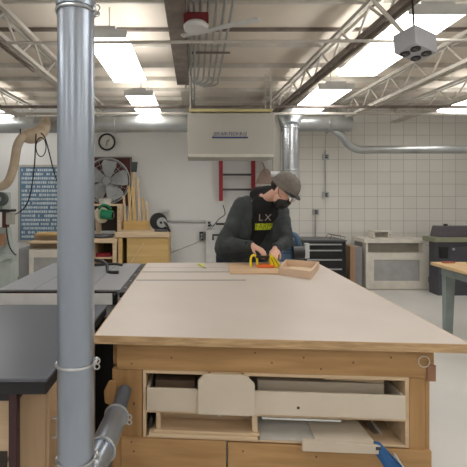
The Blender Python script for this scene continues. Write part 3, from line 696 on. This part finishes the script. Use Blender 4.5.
# wall fan
fy = 7.05; fx, fz = X(107,7.1), Z(181,7.1)
t = thing('wall_fan', (fx,7.2,fz-.4), 'large grey wall fan in a maroon square frame below the clock', 'fan')
fr = .385
part('backing_board', MB().box(fx-.42,fx+.395,7.24,7.30,fz-.43,fz+.42), maroon, t, .004)
part('frame', MB().box(fx-.42,fx+.395,7.20,7.24,fz+.40,fz+.42).box(fx+.375,fx+.395,7.20,7.24,fz-.43,fz+.40).box(fx-.42,fx-.40,7.20,7.24,fz-.43,fz+.40).box(fx-.40,fx+.375,7.20,7.24,fz-.43,fz-.41), mat('frame grey',(130,124,120),.6), t)
hub = part('hub', MB().cyl((fx,7.05,fz),(fx,7.18,fz),.07,.075,n=24), mat('fan grey',(150,154,158),.5,.3), t)
for k in range(5):
    a = math.radians(78+72*k); u = Vector((math.cos(a),0,math.sin(a))); w = Vector((-math.sin(a),0,math.cos(a)))
    c = Vector((fx,7.12,fz))
    q = []
    for (r_,wd,sw) in ((.06,.05,0),(.16,.10,.02),(.27,.135,.03),(.345,.12,.02)):
        q.append((c+u*r_+w*(wd+sw)+Vector((0,.04,0)), c+u*r_-w*(wd-sw)-Vector((0,.04,0))))
    mb = MB(); vs = []
    for a1,b1 in q: vs += [a1,b1,a1+Vector((0,.006,0)),b1+Vector((0,.006,0))]
    fs = []
    for i in range(3):
        o_ = i*4; fs += [(o_,o_+1,o_+5,o_+4),(o_+2,o_+6,o_+7,o_+3),(o_,o_+4,o_+6,o_+2),(o_+1,o_+3,o_+7,o_+5)]
    fs += [(0,2,3,1),(12,13,15,14)]
    mb.add(vs,fs); part('blade', mb, mat('fan blade',(176,180,182),.45,.2), t)
mb = MB()
for R_ in (.10,.19,.28,.36): mb.ring((fx,7.02 if R_<.35 else 7.06,fz),(0,1,0),R_,.004,36,6)
for k in range(16):
    a = 2*PI*k/16; mb.cyl((fx+.07*math.cos(a),7.02,fz+.07*math.sin(a)),(fx+fr*math.cos(a),7.07,fz+fr*math.sin(a)),.0025,n=5)
mb.ring((fx,7.10,fz),(0,1,0),fr,.012,40,8)
part('wire_guard', mb, galv2, t)
# clock
ck = (X(107,7.28), Z(142,7.28))
t = thing('wall_clock', (ck[0],7.28,ck[1]-.15), 'round black rimmed clock with white face on the back wall', 'clock')
part('face', MB().cyl((ck[0],7.27,ck[1]),(ck[0],7.30,ck[1]),.125,n=36), mat('clock face',(214,214,208),.5), t)
part('rim', MB().ring((ck[0],7.27,ck[1]),(0,1,0),.135,.016,40,10), black, t)
part('hour_hand', MB().bar((ck[0],7.265,ck[1]),(ck[0]+.045,7.265,ck[1]+.04),.004,.010,(0,0,1)), black, t)
part('minute_hand', MB().bar((ck[0],7.263,ck[1]),(ck[0]-.015,7.263,ck[1]-.085),.004,.007,(1,0,0)), black, t)
mb = MB()
for k in range(12):
    a = PI/6*k; mb.bar((ck[0]+.10*math.cos(a),7.268,ck[1]+.10*math.sin(a)),(ck[0]+.115*math.cos(a),7.268,ck[1]+.115*math.sin(a)),.003,.006,(0,1,0))
part('hour_marks', mb, black, t)
# chart
cx0,cx1,cz0,cz1 = X(19,7.28),X(60,7.28),Z(240,7.28),Z(166,7.28)
t = thing('wall_chart', (cx0,7.28,cz0), 'large framed blue chart covered in rows of pale print, left of the duct', 'chart')
part('frame', MB().box(cx0-.01,cx1+.04,7.26,7.30,cz1-.02,cz1+.02).box(cx0-.01,cx0+.02,7.26,7.30,cz0,cz1-.02).box(cx1+.01,cx1+.04,7.26,7.30,cz0,cz1-.02).box(cx0-.01,cx1+.04,7.26,7.30,cz0-.03,cz0), mat('pale frame',(184,184,176),.5), t)
part('sheet', MB().box(cx0+.02,cx1+.01,7.27,7.298,cz0,cz1-.02), board_m, t)
mb = MB(); z = cz1-.07
while z > cz0+.03:
    x = cx0+.05
    while x < cx1-.03:
        w = random.uniform(.012,.036); hh = random.uniform(.034,.048)
        if random.random() > .1: mb.box(x,x+w,7.268,7.27,z-hh/2,z+hh/2)
        x += w+random.uniform(.006,.014)
    z -= .072
k = part('printed_marks', mb, ink, t); k['kind'] = 'stuff'
# conduit, outlets
def wall_pipe(px0,py0,px1,py1,label,r=.014):
    return tag(part('wall_conduit', MB().cyl((X(px0,7.27),7.275,Z(py0,7.27)),(X(px1,7.27),7.275,Z(py1,7.27)),r,n=10), galv2), label, 'conduit')
wall_pipe(140,221,206,221.5,'pale conduit running level on the wall right of the chop saw',.02)
wall_pipe(325.5,150,325.5,196,'upright conduit with brackets on the block wall right of the shiny duct',.011)
wall_pipe(315.5,215,315.5,250,'short upright conduit rising from behind the black tool chest',.012)
def wall_box(px,py,w,h,m,label,name='wall_outlet'):
    t = thing(name,(X(px,7.28),7.28,Z(py,7.28)),label,'outlet')
    x_,z_ = X(px,7.28),Z(py,7.28)
    part('cover_plate', MB().box(x_-w,x_+w,7.24,7.30,z_-h,z_+h), m, t, .004)
    part('socket', MB().box(x_-w*.5,x_+w*.5,7.236,7.24,z_-h*.6,z_-h*.1).box(x_-w*.5,x_+w*.5,7.236,7.24,z_+h*.1,z_+h*.6), black if m is not black else grey_p, t)
wall_box(209,224,.045,.07,white_p,'white double outlet at the end of the level wall conduit')
wall_box(201.5,236,.035,.075,black,'black wall outlet below the level conduit')
wall_box(205,236,.012,.07,grey_p,'slim grey switch right beside the black wall outlet','wall_switch')
wall_box(325.5,157,.05,.045,galv2,'upper metal junction box on the upright conduit','junction_box')
wall_box(325.5,195,.05,.05,galv2,'lower metal junction box on the upright conduit','junction_box')
wall_box(315.5,212,.05,.05,galv2,'metal junction box low on the block wall above the tool chest','junction_box')
def cord(pts, r, m, label, cat='cord', sm=6): return tag(part('power_cord', MB().tube(pts,r,8,sm), m), label, cat)
P3 = lambda px,py,Y: (X(px,Y),Y,Z(py,Y))
cord([P3(223,205,7.2),P3(225,214,7.2),P3(219,219,7.2),P3(213,226,7.2),P3(210,224,7.22)], .008, blackm, 'dark cord curling from the ladder down to the white outlet')
cord([P3(201,239,7.22),P3(196,243,7.2),P3(183,248,7.2),P3(168,254,7.2),P3(150,262,7.2)], .007, grey_p, 'thin grey cord sagging left from the black outlet')
t = thing('clamp_rack', (X(222,7.0),7.1,Z(240,7.0)), 'black clamps on a white wall board left of the person', 'rack')
part('board', MB().box(X(206,7.2),X(228,7.2),7.20,7.30,Z(262,7.2),Z(230,7.2)), white_p, t, .004)
part('hook_bar', MB().bar(P3(216,224,7.1),P3(228,224,7.1),.03,.035), black, t)
part('hook_bar', MB().tube([P3(213,240,7.12),P3(213,235,7.12),P3(221,235,7.12),P3(221,240,7.12)],.018,8,1), black, t)
part('hook_bar', MB().bar(P3(221,231,7.1),P3(230,231,7.1),.03,.03), black, t)
part('bracket', MB().cyl((X(222,7.2),7.10,Z(231,7.1)),(X(222,7.2),7.21,Z(231,7.1)),.012).cyl((X(222,7.2),7.10,Z(224,7.1)),(X(222,7.2),7.29,Z(224,7.1)),.012), black, t)
# ladder
t = thing('red_ladder', (X(237,7.1),7.15,Z(201,7.1)), 'red ladder section hung on the wall below the air cleaner', 'ladder')
zt2 = 2.35
for px,pb in ((221,201),(253.5,196)): part('rail', MB().box(X(px-1.9,7.1),X(px+1.9,7.1),7.1,7.18,Z(pb,7.1),zt2), red, t, .005)
for py in (140,157,174.5,189.5): part('rung', MB().box(X(222.5,7.1),X(252,7.1),7.11,7.17,Z(py+1,7.1),Z(py-1,7.1)), mat('dark rung',(70,70,76),.5,.3), t, .003)
part('wall_hook', MB().cyl((X(230,7.1),7.14,2.30),(X(230,7.1),7.30,2.30),.012).cyl((X(245,7.1),7.14,2.30),(X(245,7.1),7.30,2.30),.012), galv2, t)
t = thing('cone_hood', (X(265,6.9),6.9,Z(184,6.9)), 'dusty brown cone shaped hood behind the neck of the person', 'hood')
part('hood', MB().lathe([(.16,0),(.17,.02),(.10,.16),(.05,.24),(.03,.25)],(X(266,6.9),6.95,Z(184,6.9)),24), khaki, t)
part('stem', MB().cyl((X(266,6.9),6.95,Z(184,6.9)+.24),(X(266,6.9),7.28,Z(184,6.9)+.38),.012,n=8), galv2, t)

# ------------------------------------------------------------ right back group
# tool chest
TX0,TX1,TYF = X(304,6.3),X(346,6.3),6.3
ztop = Z(241.5,6.3)
t = thing('tool_chest', ((TX0+TX1)/2,6.6,0), 'black rolling tool chest with silver drawer trims at the back wall', 'tool chest')
part('body', MB().box(TX0,TX1,TYF,6.85,.12,ztop), blackm, t, .008)
part('top_tray', MB().box(TX0-.01,TX1+.01,TYF-.01,6.86,ztop,ztop+.02), mat('chest lid',(92,94,98),.4,.3), t, .004)
z = ztop-.02
for i,hh in enumerate((.09,.14,.14,.16,.18)):
    dr = part('drawer', MB().box(TX0+.02,TX1-.05,TYF-.015,TYF,z-hh+.012,z), black, t, .004)
    part('drawer_pull', MB().box(TX0+.04,TX1-.07,TYF-.035,TYF-.015,z-.032,z-.012), alum, dr, .003)
    z -= hh
for px in (TX0+.08,TX1-.08):
    for yy in (6.38,6.75): part('caster', MB().cyl((px-.02,yy,.06),(px+.02,yy,.06),.06,n=20).box(px-.03,px+.03,yy-.03,yy+.03,.10,.125), black, t)
t = thing('wire_rack', (X(334,6.4),6.5,ztop+.02), 'small wire tray on the right end of the black tool chest', 'tray')
part('wire', MB().tube([(X(330,6.4),6.4,ztop+.025),(X(332,6.4),6.4,ztop+.09),(X(345,6.4),6.4,ztop+.06),(X(345,6.4),6.4,ztop+.025)],.006,6,1).tube([(X(330,6.4),6.6,ztop+.025),(X(332,6.4),6.6,ztop+.09),(X(345,6.4),6.6,ztop+.06),(X(345,6.4),6.6,ztop+.025)],.006,6,1).cyl((X(332,6.4),6.4,ztop+.09),(X(332,6.4),6.6,ztop+.09),.006,n=6), steel_d, t)
# blue machine
t = thing('blue_machine', (X(290,5.2),5.2,0), 'blue bench machine with black motor standing right of the person', 'machine')
yy = 5.2
part('stand', MB().box(X(281,yy),X(300,yy),yy,yy+.3,0,Z(262,yy)), greyg, t, .005)
part('housing', MB().prism([(X(280,yy),yy,Z(262,yy)),(X(296,yy),yy,Z(262,yy)),(X(297,yy),yy,Z(243,yy)),(X(293,yy),yy,Z(238,yy)),(X(282,yy),yy,Z(239,yy))],(0,.25,0)), blue_l, t, .01)
part('vent_slots', MB().box(X(283,yy),X(292,yy),yy-.004,yy+.002,Z(247.5,yy),Z(246.5,yy)).box(X(283,yy),X(292,yy),yy-.004,yy+.002,Z(250.5,yy),Z(249.5,yy)).box(X(283,yy),X(292,yy),yy-.004,yy+.002,Z(253.5,yy),Z(252.5,yy)), black, t)
part('motor', MB().cyl((X(292,yy),yy-.03,Z(252,yy)),(X(303,yy),yy-.03,Z(252,yy)),.085,n=24), black, t)
part('hose_cuff', MB().tube([(X(284,yy),yy+.1,Z(240,yy)),(X(288,yy),yy+.06,Z(234.5,yy)),(X(296,yy),yy+.02,Z(236,yy)),(X(299,yy),yy,Z(246,yy))],.035,12,5), blue_l, t)
part('switch_plate', MB().box(X(304,yy),X(308.5,yy),yy-.05,yy+.02,Z(258,yy),Z(243,yy)), white_p, t, .005)
part('plate_arm', MB().cyl((X(302,yy),yy-.02,Z(251,yy)),(X(305,yy),yy-.02,Z(251,yy)),.015), black, t)
# boards by the cabinet
tag(part('leaning_board', MB().box(X(349,6.6),X(354,6.6),6.55,6.95,0,Z(246,6.6)), wood('tan board',(178,146,116),(160,128,98),'z',4), None, .003), 'narrow tan board standing between the tool chest and white cabinet', 'board')
tag(part('grey_bin', MB().box(X(355,6.7),X(363,6.7),6.72,7.1,0,Z(247,6.7)), grey_p, None, .01), 'grey box squeezed against the left side of the white cabinet', 'box')
# white cabinet(s)
def framed_cabinet(x0,x1,yf,z0,z1,label,shelf=True):
    t = thing('white_cabinet', ((x0+x1)/2,yf+.25,0), label, 'cabinet')
    m = mat('off white melamine',(230,225,214),.5); g = mat('cloudy panel',(176,176,176),.4)
    part('carcass', MB().box(x0,x1,yf+.02,yf+.5,0,z1), m, t, .004)
    w = .13*(x1-x0)
    part('face_frame', MB().box(x0,x0+w,yf,yf+.02,.02,z1).box(x1-w,x1,yf,yf+.02,.02,z1).box(x0+w,x1-w,yf,yf+.02,z1-.11,z1).box(x0+w,x1-w,yf,yf+.02,.02,z0), m, t, .002)
    part('door_panel', MB().box(x0+w,x1-w,yf+.008,yf+.019,z0,z1-.11), g, t)
    return t, m
yc = 6.68
t,m = framed_cabinet(X(366,yc),X(428,yc),yc,Z(281,yc),Z(253,yc),'off-white cabinet with a grey framed panel against the block wall')
part('upper_shelf', MB().box(X(364,yc),X(427,yc),yc-.02,yc+.5,Z(243,yc)-.0,Z(241,yc)+.03), m, t, .003)
part('shelf_support', MB().box(X(366,yc),X(425,yc),yc+.14,yc+.48,Z(253,yc),Z(243,yc)), mat('grey riser',(168,162,152),.6), t)
for pa in (366,423): part('shelf_support', MB().box(X(pa,yc),X(pa+2,yc),yc+.0,yc+.14,Z(253,yc),Z(243,yc)), m, t)
zs = Z(241,yc)+.03
t = thing('small_cubby', (X(386,yc),yc+.2,zs), 'little off-white open cubby box on top of the white cabinet', 'box')
xa_,xb_ = X(376,yc),X(394,yc)
part('shell', MB().box(xa_,xb_,yc+.1,yc+.3,zs,zs+.015).box(xa_,xb_,yc+.1,yc+.3,zs+.105,zs+.12).box(xa_,xa_+.03,yc+.1,yc+.3,zs+.015,zs+.105).box(xb_-.045,xb_,yc+.1,yc+.3,zs+.015,zs+.105).box(xa_+.03,xb_-.045,yc+.28,yc+.3,zs+.015,zs+.105), m, t, .002)
part('knob', MB().cyl((xb_-.02,yc+.1,zs+.06),(xb_-.02,yc+.09,zs+.06),.012,n=12), grey_p, t)
# charcoal machine on right
ym = 6.3
t = thing('bench_machine', (X(455,ym),ym+.3,0), 'charcoal bench machine on a dark cabinet at the right edge', 'machine')
part('cabinet', MB().box(X(438,ym),X(480,ym),ym,ym+.25,0,Z(242,ym)), purp, t, .01)
part('door', MB().box(X(450,ym),X(478,ym),ym-.012,ym,.1,Z(246,ym)), purp, t, .004)
part('side_box', MB().box(X(439,ym),X(447,ym),ym-.03,ym,Z(258,ym),Z(247,ym)), black, t, .004)
part('table_slab', MB().box(X(434,ym),X(482,ym),ym-.04,ym+.33,Z(242,ym),Z(237.5,ym)), slab, t, .004)
part('head', MB().prism([(X(439,ym),ym+.04,Z(237.5,ym)),(X(482,ym),ym+.04,Z(237.5,ym)),(X(482,ym),ym+.04,Z(226.5,ym)),(X(442,ym),ym+.04,Z(226.5,ym))],(0,.22,0)), mat('plum grey',(96,90,98),.5), t, .01)
part('knob', MB().cyl((X(451.5,ym),ym+.15,Z(226.5,ym)),(X(451.5,ym),ym+.15,Z(224.5,ym)),.03,n=16), black, t)
part('dial', MB().cyl((X(453,ym),ym-.02,Z(249,ym)),(X(453,ym),ym-.01,Z(249,ym)),.02,n=16), alum, t)
# near right table
t = thing('wooden_table', (3.2,4.0,0), 'wooden topped table on grey green legs at the right edge', 'table')
part('tabletop', MB().box(2.535,4.1,3.0,4.52,.75,.782), wood('table top',(220,190,146),(204,170,124),'y',3), t, .004)
part('apron', MB().box(2.60,4.0,4.40,4.44,.66,.75).box(2.60,4.0,3.1,3.14,.66,.75).box(2.60,2.63,3.14,4.40,.66,.75), legg, t, .003)
for xx in (2.60,3.92):
    for yy in (3.12,4.36):
        part('leg', MB().prism([(xx,yy,.75),(xx+.11,yy,.75),(xx+.075,yy,0),(xx+.01,yy,0)],(0,.07,0)), legg, t, .004)
mb = MB()
tag(part('wood_scrap', MB().prism([(2.85,4.3,.782),(3.05,4.34,.782),(3.02,4.44,.782),(2.84,4.40,.782)],(0,0,.018)), mat('lemon wood',(214,200,60),.6), None, .001), 'small yellow scrap lying on the wooden table at the right edge', 'scrap')
tag(part('wood_scrap', MB().prism([(2.62,4.42,.782),(2.74,4.42,.782),(2.74,4.47,.782),(2.62,4.47,.782)],(0,0,.012)), mat('brick wood',(176,92,70),.6), None, .001), 'small reddish block at the far corner of the right table', 'scrap')

# ------------------------------------------------------------ far left group
yl = 6.1
t,m = framed_cabinet(X(29,yl),X(62,yl),yl,.15,Z(250,yl),'off-white cabinet with grey panel behind the saws at the left')
tag(part('grey_side_unit', MB().box(X(17,yl),X(28.5,yl),yl+.05,yl+.6,0,Z(249,yl)), grey_p, None, .006), 'plain grey low unit left of the off-white left cabinet', 'cabinet')
t = thing('low_hutch', (X(46,6.15),6.3,Z(250,yl)), 'tan box shelf on the off-white left cabinet below the blue chart', 'shelf')
part('body', MB().box(X(30,6.3),X(60,6.3),6.3,6.6,Z(250,yl),Z(243,6.3)), mat('tan shade',(168,148,124),.6), t, .003)
part('top_board', MB().box(X(29,6.2),X(62,6.2),6.12,6.6,Z(243,6.2),Z(241.5,6.2)), birch, t, .002)
part('upper_step', MB().box(X(34,6.4),X(62,6.4),6.4,6.6,Z(241.5,6.2),Z(235,6.4)), mat('tan shade',(168,148,124),.6), t, .002)
part('upper_board', MB().box(X(37,6.4),X(63,6.4),6.32,6.62,Z(235,6.4),Z(233,6.4)), yply, t, .002)
yy = 5.0
t = thing('floor_machine', (X(5,yy),yy,0), 'grey green floor machine with a dark wheel at the left edge', 'machine')
part('base', MB().prism([(X(-25,yy),yy,0),(X(11,yy),yy,0),(X(11,yy),yy,Z(263,yy)),(X(7,yy),yy,Z(255,yy)),(X(-25,yy),yy,Z(255,yy))],(0,.2,0)), greyg, t, .012)
part('column', MB().prism([(X(-10,yy),yy+.1,Z(256,yy)),(X(8,yy),yy+.1,Z(256,yy)),(X(4,yy),yy+.1,Z(228,yy)),(X(-8,yy),yy+.1,Z(228,yy))],(0,.1,0)), greyg, t, .012)
part('ledge', MB().prism([(X(0,yy),yy-.04,Z(262,yy)),(X(15,yy),yy-.04,Z(257,yy)),(X(15,yy),yy-.04,Z(254,yy)),(X(0,yy),yy-.04,Z(258,yy))],(0,.12,0)), greyg, t, .005)
part('wood_fence', MB().box(X(-12,yy),X(3.5,yy),yy,yy+.06,Z(246,yy),Z(234,yy)), mat('warm board',(170,130,100),.6), t, .004)
part('table', MB().box(X(-18,yy),X(11,yy),yy-.05,yy+.15,Z(212,yy),Z(209.5,yy)), blackm, t, .004)
part('table_post', MB().box(X(0,yy),X(4,yy),yy+.05,yy+.15,Z(228,yy),Z(212,yy)), maroon, t, .003)
part('switch_box', MB().box(X(6.5,yy),X(13,yy),yy-.02,yy+.06,Z(224.5,yy),Z(212.5,yy)), mat('switch cream',(170,170,162),.5), t, .005)
wl = part('wheel', MB().cyl((X(-1,yy),yy,Z(199,yy)),(X(-1,yy),yy+.07,Z(199,yy)),.085,n=28), mat('wheel grey',(84,92,92),.5,.3), t)
part('wheel_hub', MB().cyl((X(-1,yy),yy-.02,Z(199,yy)),(X(-1,yy),yy,Z(199,yy)),.03,n=16), alum, wl)
part('upper_head', MB().box(X(-20,yy),X(0,yy),yy+.07,yy+.3,Z(209.5,yy),Z(192,yy)), greyg, t, .01)
part('cable', MB().tube([(X(6,yy),yy,Z(224,yy)),(X(8,yy),yy-.02,Z(236,yy)),(X(11,yy),yy-.02,Z(248,yy)),(X(16,yy),yy-.01,Z(255,yy))],.008,8), blackm, t)
# cream flexible hose and its hood
yh = 5.6
t = thing('flexible_hose', (X(10,yh),yh,Z(196,yh)), 'cream flexible hose curving down from the duct at the upper left', 'hose')
pts = [P3(27,133,6.1),P3(22,137,yh),P3(17,147,yh),P3(14,165,yh),P3(9,180,yh),P3(2,186,yh),P3(-12,187,yh)]
part('hose', MB().tube(pts,.058,16,8), cream, t)
mb = MB()
for i in range(len(pts)-1): pass
part('inlet_hood', MB().tube([P3(22,134,yh+.1),P3(28,136,yh+.1),P3(36,135,yh+.15),P3(44,128,yh+.3),P3(46,120,yh+.5)],.1,16,6,False,[.06,.10,.105,.085,.06]), cream, t)
part('strap', MB().ring(P3(19.5,142,yh),(-.25,0,1),.062,.009,20).tube([P3(21,141,yh-.06),P3(20.5,135,yh-.05),P3(20.5,129,yh)],.008,6), black, t)
cord([P3(36,134,yh-.1),P3(35.5,146,yh),P3(34,170,yh),P3(30,195,yh),P3(25,207,yh),P3(18,213,yh),P3(12,215,5.0)], .009, blackm, 'black cord dropping from the cream hood across the blue chart')
cord([P3(41,133,yh),P3(45,138,yh),P3(49,152,yh),P3(54,172,yh),P3(60,190,yh),P3(64,210,yh+.3),P3(66,235,6.3)], .009, blackm, 'black cord falling behind the upright duct from the cream hood')
ring_pts = [P3(41+5*math.sin(a),147-9.5*math.cos(a),yh+.02) for a in [2*PI*i/14 for i in range(14)]]
tag(part('power_cord', MB().tube(ring_pts,.007,6,3,True), blackm), 'small loop of thin black cord hanging under the cream hood', 'cord')

# ------------------------------------------------------------ camera, world
cam = bpy.data.cameras.new('camera'); co = bpy.data.objects.new('camera', cam); col.objects.link(co)
co.location = (0,0,H); co.rotation_euler = (PI/2,0,0); cam.sensor_width = 36; cam.lens = F/467*36
cam.shift_x = (233.5-CX)/467; cam.shift_y = -(233.5-CY)/467; cam.clip_start = .05
sc_ = bpy.context.scene; sc_.camera = co
w = bpy.data.worlds.new('world'); sc_.world = w; w.use_nodes = True
w.node_tree.nodes['Background'].inputs[0].default_value = (.8,.85,.9,1); w.node_tree.nodes['Background'].inputs[1].default_value = .3
vs = sc_.view_settings; vs.view_transform = 'Standard'; vs.look = 'None'; vs.exposure = 0.0; vs.gamma = 1; vs.use_curve_mapping = False
